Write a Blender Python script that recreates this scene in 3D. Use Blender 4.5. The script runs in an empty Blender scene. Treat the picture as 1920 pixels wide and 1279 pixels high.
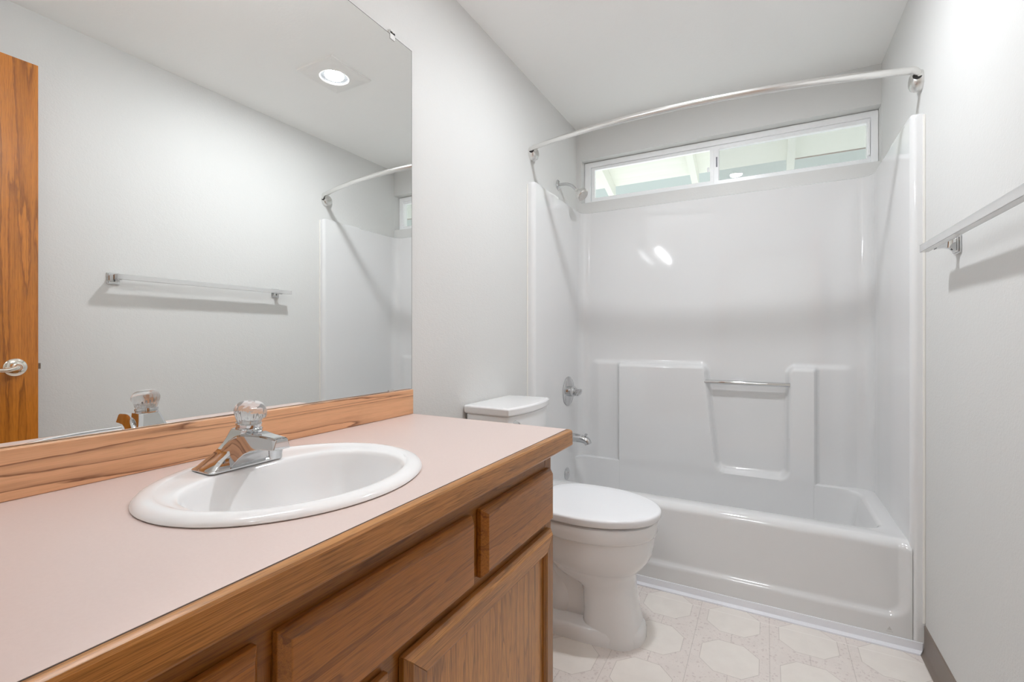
import bpy, bmesh, math, random
from mathutils import Vector, Matrix
random.seed(7)
PI = math.pi
S = bpy.context.scene
COL = S.collection

# ------------------------------------------------------------------ camera, world, exposure
F_PX = 877.26
cam_d = bpy.data.cameras.new('camera')
cam = bpy.data.objects.new('camera', cam_d); COL.objects.link(cam)
cam.location = (1.0432, -2.0776, 1.0821)
cam.rotation_euler = (math.radians(90), 0, math.radians(28.5275))
cam_d.sensor_fit = 'HORIZONTAL'; cam_d.sensor_width = 36.0
cam_d.lens = F_PX / 1920 * 36.0
cam_d.shift_y = (632.33 - 639.5) / 1920
cam_d.clip_start = 0.02
S.camera = cam

world = bpy.data.worlds.new('sky'); S.world = world
world.use_nodes = True
bg = world.node_tree.nodes['Background']
bg.inputs[0].default_value = (0.66, 0.765, 0.745, 1); bg.inputs[1].default_value = 1.0
sun_d = bpy.data.lights.new('sun', 'SUN'); sun_d.energy = 7.2; sun_d.angle = math.radians(3); sun_d.color = (1.0, 0.98, 0.96)
sun = bpy.data.objects.new('sun', sun_d); COL.objects.link(sun)
sun.rotation_euler = (math.radians(-30), 0, math.radians(20))     # high, shining down in front of the eave

S.view_settings.view_transform = 'Standard'
S.view_settings.look = 'None'
S.view_settings.exposure = 0.0
S.view_settings.gamma = 1.0
S.view_settings.use_curve_mapping = False
S.cycles.caustics_refractive = False
S.cycles.caustics_reflective = True
S.cycles.blur_glossy = 1.0
S.cycles.sample_clamp_indirect = 4.0
S.cycles.max_bounces = 14
S.cycles.diffuse_bounces = 7
S.cycles.glossy_bounces = 6
S.cycles.transmission_bounces = 10

BULB = 690.0       # ceiling downlight emission
VANITY = 48.0      # vanity tubes emission
HALL_FILL = 30.0        # emission of the added hall fill lamp

# ------------------------------------------------------------------ helpers
def lin(r, g, b):
    f = lambda c: (c/255/12.92) if c/255 <= 0.04045 else ((c/255+0.055)/1.055)**2.4
    return (f(r), f(g), f(b), 1)

class N:
    """small wrapper to write node maths"""
    def __init__(s, mat): s.t = mat.node_tree; s.n = s.t.nodes; s.l = s.t.links
    def new(s, typ, **kw):
        nd = s.n.new(typ)
        for k, v in kw.items(): setattr(nd, k, v)
        return nd
    def put(s, sock, v):
        if hasattr(v, 'is_output'): s.l.new(v, sock)
        else: sock.default_value = v
    def m(s, op, a, b=0.0, c=0.0):
        nd = s.new('ShaderNodeMath', operation=op)
        s.put(nd.inputs[0], a); s.put(nd.inputs[1], b); s.put(nd.inputs[2], c)
        return nd.outputs[0]
    def mix(s, f, a, b, mode='MIX'):
        nd = s.new('ShaderNodeMix', data_type='RGBA', blend_type=mode)
        s.put(nd.inputs[0], f); s.put(nd.inputs[6], a); s.put(nd.inputs[7], b)
        return nd.outputs[2]
    def noise(s, vec, scale, detail=3.0, rough=0.5, dist=0.0):
        nd = s.new('ShaderNodeTexNoise')
        s.put(nd.inputs['Vector'], vec); nd.inputs['Scale'].default_value = scale
        nd.inputs['Detail'].default_value = detail; nd.inputs['Roughness'].default_value = rough
        nd.inputs['Distortion'].default_value = dist
        return nd.outputs[0]
    def map(s, vec, scale=(1, 1, 1), loc=(0, 0, 0)):
        nd = s.new('ShaderNodeMapping'); s.put(nd.inputs[0], vec)
        nd.inputs['Scale'].default_value = scale; nd.inputs['Location'].default_value = loc
        return nd.outputs[0]
    def ramp(s, f, stops, interp='LINEAR'):
        nd = s.new('ShaderNodeValToRGB'); s.put(nd.inputs[0], f)
        cr = nd.color_ramp; cr.interpolation = interp
        while len(cr.elements) < len(stops): cr.elements.new(0.5)
        for e, (p, c) in zip(cr.elements, stops):
            e.position = p; e.color = c if len(c) == 4 else (*c, 1)
        return nd.outputs[0]
    def bump(s, h, strength, dist=0.002):
        nd = s.new('ShaderNodeBump'); s.put(nd.inputs['Height'], h)
        nd.inputs['Strength'].default_value = strength; nd.inputs['Distance'].default_value = dist
        return nd.outputs[0]

def mat(name, color=(0.8, 0.8, 0.8, 1), rough=0.5, metal=0.0, spec=0.5, coat=0.0, coat_rough=0.05):
    m = bpy.data.materials.new(name); m.use_nodes = True
    b = m.node_tree.nodes['Principled BSDF']
    b.inputs['Base Color'].default_value = color
    b.inputs['Roughness'].default_value = rough
    b.inputs['Metallic'].default_value = metal
    b.inputs['Specular IOR Level'].default_value = spec
    b.inputs['Coat Weight'].default_value = coat
    b.inputs['Coat Roughness'].default_value = coat_rough
    return m, N(m), b

def obj_coord(n):
    return n.new('ShaderNodeTexCoord').outputs['Object']
def pos(n):
    return n.new('ShaderNodeNewGeometry').outputs['Position']

# ------------------------------------------------------------------ materials
def make_paint(name, col, sc=170, st=0.22):
    m, n, b = mat(name, col, 0.55, spec=0.35)
    p = pos(n)
    h = n.noise(p, sc, 3.0, 0.55)
    h2 = n.noise(p, sc*0.35, 2.0, 0.5)
    n.put(b.inputs['Normal'], n.bump(n.m('ADD', h, n.m('MULTIPLY', h2, 0.7)), st, 0.003))
    v = n.noise(p, 3.0, 2.0)
    c2 = tuple(c*0.985 for c in col[:3]) + (1,)
    n.put(b.inputs['Base Color'], n.mix(v, col, c2))
    return m
M_WALL = make_paint('wall_paint', lin(219, 219, 217))
M_CEIL = make_paint('ceiling_paint', lin(249, 249, 247), 120, 0.15)

def make_acrylic():
    m, n, b = mat('glossy_fiberglass', lin(226, 226, 226), 0.07, spec=0.85)
    p = pos(n)
    h = n.noise(p, 4.0, 1.0)
    n.put(b.inputs['Normal'], n.bump(h, 0.10, 0.01))
    return m
M_ACR = make_acrylic()
M_PORC = mat('white_porcelain', lin(238, 238, 238), 0.07, spec=0.5)[0]
M_SEAT = mat('white_seat_plastic', lin(238, 239, 241), 0.16, spec=0.45)[0]
M_CHROME = mat('polished_chrome', (0.66, 0.665, 0.67, 1), 0.04, 1.0)[0]
M_SATIN = mat('satin_aluminium', (0.80, 0.79, 0.77, 1), 0.27, 1.0)[0]
M_NICKEL = mat('warm_polished_nickel', (0.85, 0.80, 0.72, 1), 0.10, 1.0)[0]
M_DARK = mat('shade_and_screw_dark', (0.012, 0.010, 0.009, 1), 0.6)[0]  # near-black: painted shade in the rod flange sockets, also the set screws
M_VINYL = mat('white_window_vinyl', lin(249, 250, 251), 0.28, spec=0.5)[0]
M_TRIMW = mat('white_vinyl_trim', lin(240, 241, 246), 0.22, spec=0.5)[0]
M_CAULK = mat('caulk', lin(236, 234, 228), 0.5)[0]
M_PLAST = mat('white_fixture_plastic', lin(240, 239, 236), 0.35)[0]
M_SLOT = mat('grey_slot', lin(130, 130, 140), 0.5)[0]
M_MIRROR = mat('mirror_silver', (0.925, 0.935, 0.925, 1), 0.0, 1.0)[0]
M_MEDGE = mat('mirror_edge', lin(95, 105, 100), 0.25)[0]
M_DOT = mat('dark_speck', lin(70, 60, 55), 0.8)[0]

def make_glass(name, col=(1, 1, 1, 1), rough=0.0, ior=1.45):
    m, n, b = mat(name, col, rough)
    b.inputs['Transmission Weight'].default_value = 1.0
    b.inputs['IOR'].default_value = ior
    return m
M_ACRYLIC = make_glass('clear_acrylic', (0.985, 0.99, 0.988, 1), 0.03, 1.49)
M_ACRYLIC.node_tree.nodes['Principled BSDF'].inputs['Transmission Weight'].default_value = 0.80
M_BAR = make_glass('clear_bar_acrylic', (0.94, 0.94, 0.935, 1), 0.05, 1.49)
M_BAR.node_tree.nodes['Principled BSDF'].inputs['Transmission Weight'].default_value = 0.55
M_CLIP = mat('milky_clip_plastic', lin(232, 232, 230), 0.2)[0]

def make_pane():
    m = bpy.data.materials.new('window_glass'); m.use_nodes = True
    n = N(m); out = n.n['Material Output']; n.n.remove(n.n['Principled BSDF'])
    tr = n.new('ShaderNodeBsdfTransparent'); tr.inputs[0].default_value = (0.985, 0.992, 0.988, 1)
    gl = n.new('ShaderNodeBsdfGlossy'); gl.inputs['Roughness'].default_value = 0.0
    gl.inputs[0].default_value = (1, 1, 1, 1)
    fr = n.new('ShaderNodeFresnel'); fr.inputs[0].default_value = 1.5
    mx = n.new('ShaderNodeMixShader')
    geo = n.new('ShaderNodeNewGeometry')
    front = n.m('SUBTRACT', 1.0, geo.outputs['Backfacing'])
    n.put(mx.inputs[0], n.m('MULTIPLY', fr.outputs[0], n.m('MULTIPLY', front, 0.9))); n.l.new(tr.outputs[0], mx.inputs[1]); n.l.new(gl.outputs[0], mx.inputs[2])
    n.l.new(mx.outputs[0], out.inputs[0])
    return m
M_PANE = make_pane()
def make_screen():
    m = bpy.data.materials.new('insect_screen'); m.use_nodes = True
    n = N(m); out = n.n['Material Output']; n.n.remove(n.n['Principled BSDF'])
    tr = n.new('ShaderNodeBsdfTransparent'); df = n.new('ShaderNodeBsdfDiffuse')
    df.inputs[0].default_value = lin(205, 208, 205)
    mx = n.new('ShaderNodeMixShader')
    p = pos(n)
    f = n.m('ADD', 0.16, n.m('MULTIPLY', n.noise(p, 420, 1.0), 0.20))
    n.put(mx.inputs[0], f)
    n.l.new(tr.outputs[0], mx.inputs[1]); n.l.new(df.outputs[0], mx.inputs[2]); n.l.new(mx.outputs[0], out.inputs[0])
    return m
M_SCREEN = make_screen()

def emis(name, col, st):
    m = bpy.data.materials.new(name); m.use_nodes = True
    n = N(m); out = n.n['Material Output']; n.n.remove(n.n['Principled BSDF'])
    e = n.new('ShaderNodeEmission'); e.inputs[0].default_value = col; e.inputs[1].default_value = st
    n.l.new(e.outputs[0], out.inputs[0])
    return m
M_BULB = emis('lit_bulb', (0.95, 0.985, 1.03, 1), BULB)
M_TUBE = emis('lit_tube', (0.95, 0.985, 1.03, 1), VANITY)
M_HALL_FILL = emis('hall_fill_glow', (0.95, 0.985, 1.03, 1), HALL_FILL)

def oak(name, axis, light, mid, dark, rings=11.0, across=9.0, along=0.9, seed=0.0, rough=0.32, line=0.75, pores=0.5, coat=0.25):
    """varnished oak; grain runs along axis ('x','y','z')"""
    m, n, b = mat(name, light, rough, spec=0.45, coat=coat, coat_rough=0.18)
    o = obj_coord(n)
    def sc(al, ac): return tuple(al if a == axis else ac for a in 'xyz')
    off = (seed*3.1, seed*1.7, seed*2.3)
    base = n.noise(n.map(o, sc(along, across), off), 1.0, 2.5, 0.45, 0.35)
    wob = n.noise(n.map(o, sc(14, 130), off), 1.0, 2.0, 0.6)
    v = n.m('ADD', n.m('MULTIPLY', base, rings), n.m('MULTIPLY', wob, 0.34))
    fr = n.m('FRACT', v)
    ring = n.ramp(fr, [(0.0, (0, 0, 0)), (0.07, (1, 1, 1)), (0.20, (0.32, 0.32, 0.32)), (0.55, (0.06, 0.06, 0.06)), (1.0, (0, 0, 0))])
    fine = n.noise(n.map(o, sc(5, 420), off), 1.0, 3.0, 0.6)
    pore = n.ramp(n.noise(n.map(o, sc(26, 900), off), 1.0, 1.0), [(0.50, (0, 0, 0)), (0.66, (1, 1, 1))])
    big = n.noise(n.map(o, sc(1.2, 5), off), 1.0, 2.0)
    c = n.mix(n.m('MULTIPLY', big, 0.7), light, mid)
    c = n.mix(n.m('MULTIPLY', n.ramp(fine, [(0.30, (0, 0, 0)), (0.70, (1, 1, 1))]), 0.55), c, mid)
    streak = n.ramp(n.noise(n.map(o, sc(3.0, 210), off), 1.0, 2.0, 0.6), [(0.48, (0, 0, 0)), (0.72, (1, 1, 1))])
    c = n.mix(n.m('MULTIPLY', streak, pores), c, dark)
    c = n.mix(n.m('MULTIPLY', ring, line), c, dark)
    c = n.mix(n.m('MULTIPLY', pore, pores), c, dark)
    n.put(b.inputs['Base Color'], c)
    n.put(b.inputs['Normal'], n.bump(n.m('SUBTRACT', fine, n.m('MULTIPLY', pore, 0.7)), 0.12, 0.001))
    return m
# cabinet oak
cl, cm, cd = lin(172, 117, 46), lin(142, 90, 31), lin(70, 40, 12)
M_OAK_Y = oak('oak_grain_lengthwise', 'y', cl, cm, cd, 7, 22, 1.3, 1.0, line=0.45, pores=0.35)
M_OAK_Z = oak('oak_grain_upright', 'z', cl, cm, cd, 6, 24, 1.3, 2.0, line=0.4, pores=0.4)
M_OAK_FRONT = oak('oak_drawer_front', 'y', lin(190, 128, 54), lin(163, 102, 38), lin(88, 50, 17), 5, 20, 1.5, 3.6, line=0.6, pores=0.4)
M_OAK_PANEL = oak('oak_door_panel', 'z', lin(214, 156, 86), lin(188, 128, 62), lin(104, 66, 30), 5, 26, 2.2, 5.0, line=0.6, pores=0.5)
M_OAK_SPLASH = oak('oak_backsplash_board', 'y', lin(236, 186, 144), lin(224, 168, 124), lin(118, 70, 38), 7, 17, 0.8, 4.2, line=0.9, pores=0.10)
M_OAK_DOOR = oak('oak_door_veneer', 'z', lin(210, 136, 50), lin(188, 109, 33), lin(108, 58, 15), 9, 11, 0.42, 8.3, rough=0.28, line=0.7, pores=0.35, coat=0.5)
M_OAK_EDGE = oak('oak_edge_band', 'y', lin(200, 143, 80), lin(170, 114, 56), lin(88, 54, 22), 6, 40, 1.2, 6.0, line=0.5, pores=0.4)

def make_laminate():
    m, n, b = mat('pink_laminate', lin(212, 194, 187), 0.34, spec=0.4)
    p = pos(n)
    n.put(b.inputs['Normal'], n.bump(n.noise(p, 900, 2.0), 0.05, 0.0006))
    v = n.noise(p, 240, 2.0)
    n.put(b.inputs['Base Color'], n.mix(v, lin(214, 196, 189), lin(209, 190, 183)))
    return m
M_LAM = make_laminate()

def make_floor():
    m, n, b = mat('patterned_vinyl', lin(222, 215, 206), 0.30, spec=0.4)
    p = pos(n)
    sx = n.new('ShaderNodeSeparateXYZ'); n.l.new(p, sx.inputs[0])
    PX, PY = 0.2400, 0.2350
    X0, Y0 = 0.933, -0.343
    def cell(c, c0, P):
        t = n.m('DIVIDE', n.m('SUBTRACT', c, c0), P)
        fr = n.m('SUBTRACT', n.m('FRACT', n.m('ADD', n.m('ADD', t, 0.5), 50.0)), 0.5)
        return n.m('MULTIPLY', fr, P)
    cx = cell(sx.outputs[0], X0, PX); cy = cell(sx.outputs[1], Y0, PY)
    ax = n.m('ABSOLUTE', cx); ay = n.m('ABSOLUTE', cy)
    H = 0.0895
    d = n.m('MAXIMUM', n.m('MAXIMUM', n.m('SUBTRACT', ax, H), n.m('SUBTRACT', ay, H)),
            n.m('MULTIPLY', n.m('SUBTRACT', n.m('ADD', ax, ay), 0.131), 0.7071))
    inside = n.m('LESS_THAN', d, 0.0)
    def line(v, w):   # 1 on the line, soft
        return n.m('SUBTRACT', 1.0, n.m('SMOOTH_MIN', n.m('DIVIDE', n.m('ABSOLUTE', v), w), 1.0, 0.2))
    l_oct = line(d, 0.0017)
    l_mid = line(n.m('SUBTRACT', ax, PX/2), 0.0016)
    l_tick = n.m('MULTIPLY', line(ax, 0.0016), n.m('GREATER_THAN', ay, H))
    lines = n.m('MAXIMUM', l_oct, n.m('MAXIMUM', l_mid, l_tick))
    marble = n.noise(p, 16, 4.0, 0.6)
    oc = n.mix(marble, lin(228, 221, 214), lin(242, 236, 229))
    st = n.mix(marble, lin(222, 213, 207), lin(238, 230, 224))
    # floral dabs in the strips
    vor = n.new('ShaderNodeTexVoronoi'); vor.inputs['Scale'].default_value = 75
    n.put(vor.inputs['Vector'], n.map(p, (1, 1, 1)))
    dab = n.m('MULTIPLY', n.m('LESS_THAN', vor.outputs['Distance'], 0.34), n.m('GREATER_THAN', n.noise(p, 60, 2.0), 0.50))
    st = n.mix(n.m('MULTIPLY', dab, 0.24), st, lin(164, 138, 138))
    vor2 = n.new('ShaderNodeTexVoronoi'); vor2.inputs['Scale'].default_value = 120
    n.put(vor2.inputs['Vector'], n.map(p, (1, 1.6, 1), (0.3, 0.1, 0)))
    dab2 = n.m('MULTIPLY', n.m('LESS_THAN', vor2.outputs['Distance'], 0.25), n.m('GREATER_THAN', n.noise(p, 45, 2.0), 0.5))
    st = n.mix(n.m('MULTIPLY', dab2, 0.20), st, lin(140, 134, 124))
    c = n.mix(inside, st, oc)
    c = n.mix(n.m('MULTIPLY', lines, 0.45), c, lin(150, 138, 130))
    # pale seam parallel to the tub
    seam = line(n.m('ADD', sx.outputs[1], 0.066), 0.0028)
    c = n.mix(n.m('MULTIPLY', seam, 0.8), c, lin(250, 246, 240))
    n.put(b.inputs['Base Color'], c)
    n.put(b.inputs['Normal'], n.bump(n.m('ADD', n.noise(p, 300, 2.0), n.m('MULTIPLY', lines, -1.0)), 0.12, 0.001))
    return m
M_FLOOR = make_floor()
M_COVE = mat('taupe_cove_base', lin(126, 114, 105), 0.42, spec=0.4)[0]
M_SOFFIT = None
def make_soffit():
    m, n, b = mat('painted_soffit_board', lin(236, 236, 228), 0.65)
    p = pos(n)
    v = n.noise(n.map(p, (3, 40, 40)), 1.0, 3.0)
    n.put(b.inputs['Base Color'], n.mix(v, lin(240, 240, 233), lin(228, 228, 219)))
    return m
M_SOFFIT = make_soffit()
M_RAFTER = mat('painted_rafter', lin(232, 232, 224), 0.6)[0]
M_BROWN = mat('brown_board_edge', lin(150, 124, 112), 0.8)[0]
M_HWALL = mat('hall_paint', lin(225, 222, 215), 0.6)[0]
M_FENCE = mat('pale_concrete_ground', lin(206, 209, 211), 0.9)[0]

# ------------------------------------------------------------------ geometry helpers
def wloc(o):
    v = Vector((0, 0, 0))
    while o is not None:
        v += o.location; o = o.parent
    return v

def obj(name, bm, m, parent=None, loc=None, smooth=35, bevel=None, bseg=3, normals=True):
    """bm is in world coordinates; origin moved to loc (things) or to the parent's origin (parts)"""
    if normals: bmesh.ops.recalc_face_normals(bm, faces=bm.faces)
    base = Vector(loc) if loc is not None else Vector((0, 0, 0))
    if parent is not None: base = wloc(parent)
    bmesh.ops.translate(bm, verts=bm.verts, vec=-base)
    me = bpy.data.meshes.new(name); bm.to_mesh(me); bm.free()
    for mm in (m if isinstance(m, (list, tuple)) else [m]): me.materials.append(mm)
    o = bpy.data.objects.new(name, me); COL.objects.link(o)
    if parent is not None: o.parent = parent
    else: o.location = base
    if smooth:
        for p in me.polygons: p.use_smooth = True
        try: me.set_sharp_from_angle(angle=math.radians(smooth))
        except Exception: pass
    if bevel:
        md = o.modifiers.new('bevel', 'BEVEL'); md.width = bevel; md.segments = bseg
        md.limit_method = 'ANGLE'; md.angle_limit = math.radians(40); md.harden_normals = True
    return o

def thing(name, label, cat, loc, group=None):
    o = bpy.data.objects.new(name, None); COL.objects.link(o)
    o.location = loc; o.empty_display_size = 0.05
    return tag(o, label, cat, group)
def tag(o, label, cat, group=None):
    o['label'] = label; o['category'] = cat
    if group: o['group'] = group
    return o
def struct(name, bm, m, **kw):
    o = obj(name, bm, m, **kw); o['kind'] = 'structure'; return o

def B(): return bmesh.new()
def box(bm, x0, x1, y0, y1, z0, z1, mi=0):
    vs = [bm.verts.new((x, y, z)) for z in (z0, z1) for y in (y0, y1) for x in (x0, x1)]
    for f in ((0, 2, 3, 1), (4, 5, 7, 6), (0, 1, 5, 4), (2, 6, 7, 3), (0, 4, 6, 2), (1, 3, 7, 5)):
        fc = bm.faces.new([vs[i] for i in f]); fc.material_index = mi
    return vs
def boxb(x0, x1, y0, y1, z0, z1):
    bm = B(); box(bm, x0, x1, y0, y1, z0, z1); return bm
def loft(bm, rings, cap0=True, cap1=True, closed=True):
    vr = [[bm.verts.new(p) for p in r] for r in rings]
    n = len(rings[0])
    for a, b in zip(vr[:-1], vr[1:]):
        for i in range(n if closed else n-1):
            j = (i+1) % n
            try: bm.faces.new((a[i], a[j], b[j], b[i]))
            except ValueError: pass
    if cap0: bm.faces.new(list(reversed(vr[0])))
    if cap1: bm.faces.new(vr[-1])
    return vr
def frame_of(d):
    d = Vector(d).normalized()
    u = d.cross(Vector((0, 0, 1)))
    if u.length < 1e-4: u = Vector((1, 0, 0))
    u.normalize(); w = u.cross(d).normalized()
    return d, u, w
def lathe(bm, prof, origin, axis, seg=32, cap0=True, cap1=True, mod=None):
    """prof: (r, h) along axis"""
    d, u, w = frame_of(axis); o = Vector(origin)
    rings = []
    for r, h in prof:
        ring = []
        for i in range(seg):
            a = 2*PI*i/seg
            rr = r if mod is None else r*mod(a, h)
            ring.append(o + d*h + (u*math.cos(a) + w*math.sin(a))*rr)
        rings.append(ring)
    return loft(bm, rings, cap0, cap1)
def tube(bm, pts, rad, seg=14, caps=True, flat=None):
    pts = [Vector(p) for p in pts]; n = len(pts)
    rads = rad if isinstance(rad, (list, tuple)) else [rad]*n
    rings = []; pu = None
    for i in range(n):
        d = (pts[min(i+1, n-1)] - pts[max(i-1, 0)]).normalized()
        if pu is None: _, u, w = frame_of(d)
        else:
            u = (pu - d*pu.dot(d)).normalized(); w = u.cross(d).normalized()
        pu = u
        rings.append([pts[i] + (u*math.cos(2*PI*k/seg) + w*math.sin(2*PI*k/seg))*rads[i] for k in range(seg)])
    return loft(bm, rings, caps, caps)
def spline(pts, n=8):
    """Catmull-Rom through pts"""
    P = [Vector(p) for p in pts]; P = [P[0]*2-P[1]] + P + [P[-1]*2-P[-2]]
    out = []
    for i in range(1, len(P)-2):
        for k in range(n):
            t = k/n
            out.append(0.5*((2*P[i]) + (P[i+1]-P[i-1])*t + (2*P[i-1]-5*P[i]+4*P[i+1]-P[i+2])*t*t + (-P[i-1]+3*P[i]-3*P[i+1]+P[i+2])*t**3))
    out.append(P[-2]); return out
def sell(cx, cy, a, b, z, n=48, e=2.0, eb=None):
    """superellipse ring, a along x, b along y; e front (x>cx) exponent, eb rear"""
    r = []
    for i in range(n):
        t = 2*PI*i/n; c, s = math.cos(t), math.sin(t)
        ee = e if c >= 0 or eb is None else eb
        r.append((cx + a*math.copysign(abs(c)**(2/ee), c), cy + b*math.copysign(abs(s)**(2/ee), s), z))
    return r
def rrect(x0, x1, y0, y1, r, z, k=8):
    out = []
    for (cx, cy, a0) in ((x1-r, y1-r, 0), (x0+r, y1-r, 90), (x0+r, y0+r, 180), (x1-r, y0+r, 270)):
        for i in range(k+1):
            a = math.radians(a0 + 90*i/k)
            out.append((cx + r*math.cos(a), cy + r*math.sin(a), z))
    return out
def sst(a, b, x):
    t = max(0.0, min(1.0, (x-a)/(b-a))); return t*t*(3-2*t)
def ringframe(bm, x0, x1, z0, z1, bx0, bx1, bz0, bz1, y0, y1):
    """rectangular picture-frame, opening inset by the borders"""
    o = [(x0, z0), (x1, z0), (x1, z1), (x0, z1)]
    i = [(x0+bx0, z0+bz0), (x1-bx1, z0+bz0), (x1-bx1, z1-bz1), (x0+bx0, z1-bz1)]
    V = {}
    for nm, pts in (('o', o), ('i', i)):
        for yy, t in ((y0, 'f'), (y1, 'b')):
            V[nm+t] = [bm.verts.new((p[0], yy, p[1])) for p in pts]
    for k in range(4):
        j = (k+1) % 4
        bm.faces.new((V['of'][k], V['of'][j], V['if'][j], V['if'][k]))
        bm.faces.new((V['ob'][k], V['ib'][k], V['ib'][j], V['ob'][j]))
        bm.faces.new((V['of'][k], V['ob'][k], V['ob'][j], V['of'][j]))
        bm.faces.new((V['if'][k], V['if'][j], V['ib'][j], V['ib'][k]))

# ------------------------------------------------------------------ room
W, H, D, YN = 1.520, 2.372, 0.690, -2.150
T = 0.11
HY = -3.45            # hall's far wall
struct('floor', boxb(-1.2, W+T, HY-T, D, -0.08, 0.0), M_FLOOR, smooth=0)
# ceiling with a square opening for the recessed lamp can
LX, LY = 0.833, -0.475
bm = B()
hx = 0.085
box(bm, -T, LX-hx, YN, D+T, H, H+0.12); box(bm, LX+hx, W+T, YN, D+T, H, H+0.12)
box(bm, LX-hx, LX+hx, YN, LY-hx, H, H+0.12); box(bm, LX-hx, LX+hx, LY+hx, D+T, H, H+0.12)
struct('ceiling', bm, M_CEIL, smooth=0)
struct('wall_left', boxb(-T, 0, YN-T, D+T, 0, H), M_WALL, smooth=0)
struct('wall_right', boxb(W, W+T, YN-T, D+T, 0, H), M_WALL, smooth=0)
# back wall with the high strip window opening
WX0, WX1, WZ0, WZ1 = 0.030, 1.519, 1.914, 2.182
bm = B()
box(bm, 0, W, D, D+T, 0, WZ0); box(bm, 0, W, D, D+T, WZ1, H)
box(bm, 0, WX0, D, D+T, WZ0, WZ1); box(bm, WX1, W, D, D+T, WZ0, WZ1)
struct('wall_back', bm, M_WALL, smooth=0)
# near wall: doorway behind the camera
DX0, DX1, DZ = 0.655, 1.425, 2.135
bm = B()
box(bm, 0, DX0, YN-T, YN, 0, H); box(bm, DX1, W, YN-T, YN, 0, H); box(bm, DX0, DX1, YN-T, YN, DZ, H)
struct('wall_near', bm, M_WALL, smooth=0)
bm = B()
box(bm, -1.2, W+T, HY-T, HY, 0, H); box(bm, -1.2-T, -1.2, HY-T, YN-T, 0, H); box(bm, W, W+T, HY, YN-T, 0, H)
box(bm, -1.2, -T, YN-T-0.02, YN-T, 0, H)
struct('wall_hall', bm, M_HWALL, smooth=0)
struct('ceiling_hall', boxb(-1.2-T, W+T, HY-T, YN, H, H+0.1), M_CEIL, smooth=0)
# cove base along the right wall, with its toe
def cove(y0, y1, sx, x):
    bm = B()
    prof = [(0, 0), (0.016, 0), (0.010, 0.004), (0.006, 0.012), (0.004, 0.024), (0.004, 0.096), (0, 0.099)]
    rings = [[(x + sx*p[0], y, p[1]) for p in prof] for y in (y0, y1)]
    loft(bm, rings)
    return bm
struct('baseboard_right', cove(YN, -0.004, -1, W), M_COVE)
struct('baseboard_left', cove(-0.905, -0.004, 1, 0), M_COVE)
# white vinyl strip where the tub meets the floor
bm = B()
prof = [(0, 0.0), (-0.020, 0.0), (-0.020, 0.005), (-0.006, 0.011), (-0.004, 0.036), (0, 0.037)]
r0 = [(0.0, p[0]-0.001, p[1]) for p in prof]; r1 = [(1.515 + p[0]*0.6, p[0]-0.001, p[1]) for p in prof]
loft(bm, [r0, r1])
struct('trim_1', bm, M_TRIMW, smooth=30)

# ------------------------------------------------------------------ window
wr = bpy.data.objects.new('window_1', None); COL.objects.link(wr); wr.location = (0.775, 0.745, WZ0); wr['kind'] = 'structure'
FY = 0.745
bm = B(); ringframe(bm, WX0+0.002, WX1-0.001, 1.916, 2.180, 0.040, 0.030, 0.020, 0.032, FY, FY+0.052)
obj('window_frame', bm, M_VINYL, wr, bevel=0.003)
bm = B(); ringframe(bm, 0.076, 0.786, 1.934, 2.147, 0.021, 0.020, 0.022, 0.017, FY+0.006, FY+0.030)
ls = obj('sash', bm, M_VINYL, wr, bevel=0.0025)
bm = B(); box(bm, 0.0968, 0.7662, FY+0.016, FY+0.020, 1.9558, 2.1302); obj('pane', bm, M_PANE, ls, smooth=0)
bm = B(); box(bm, 0.752, 0.764, FY-0.004, FY+0.006, 2.005, 2.03); obj('latch', bm, M_VINYL, ls, bevel=0.003)
bm = B(); ringframe(bm, 0.775, 1.489, 1.930, 2.149, 0.037, 0.014, 0.024, 0.020, FY+0.010, FY+0.046)
rs = obj('sash', bm, M_VINYL, wr, bevel=0.003)
bm = B(); box(bm, 0.8118, 1.4752, FY+0.026, FY+0.030, 1.9538, 2.1292); obj('pane', bm, M_PANE, rs, smooth=0)
bm = B(); box(bm, 0.8118, 1.4752, FY+0.0405, FY+0.0415, 1.9538, 2.1292); obj('insect_screen', bm, M_SCREEN, rs, smooth=0)
bm = B(); box(bm, 0.797, 0.804, FY+0.0085, FY+0.0102, 2.03, 2.085); obj('pull_slot', bm, M_SLOT, rs, smooth=0)
bm = B(); box(bm, 1.477, 1.486, FY-0.002, FY+0.012, 1.965, 2.135); obj('bead', bm, M_VINYL, rs, bevel=0.003)

# ------------------------------------------------------------------ roof eave outside
er = thing('roof_eave', 'white painted roof overhang with exposed rafters outside the high window', 'roof eave', (0.75, 0.81, 2.40))
def ez(y): return 2.253 + 0.333*(1.5-y)
bm = B()
for x0, x1 in ((-0.62, 1.175), (1.175, 2.5)):
    ye = 1.5
    vs = [(x0, 0.805, ez(0.805)), (x1, 0.805, ez(0.805)), (x1, ye, ez(ye)), (x0, ye, ez(ye))]
    lo = [bm.verts.new(v) for v in vs]; hi = [bm.verts.new((v[0], v[1], v[2]+0.018)) for v in vs]
    bm.faces.new(lo); bm.faces.new(hi[::-1])
    for i in range(4): bm.faces.new((lo[i], lo[(i+1) % 4], hi[(i+1) % 4], hi[i]))
obj('soffit', bm, M_SOFFIT, er, smooth=0)
bm = B()
for (yy, t) in ((1.13, 0.0),):
    vs = [(-0.62, yy, ez(yy)-0.0006), (2.5, yy, ez(yy)-0.0006), (2.5, yy+0.004, ez(yy+0.004)-0.0006), (-0.62, yy+0.004, ez(yy+0.004)-0.0006)]
bm.free()
bm = B(); box(bm, 1.21, 2.5, 1.5005, 1.512, ez(1.5)-0.004, ez(1.5)+0.016)
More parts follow.
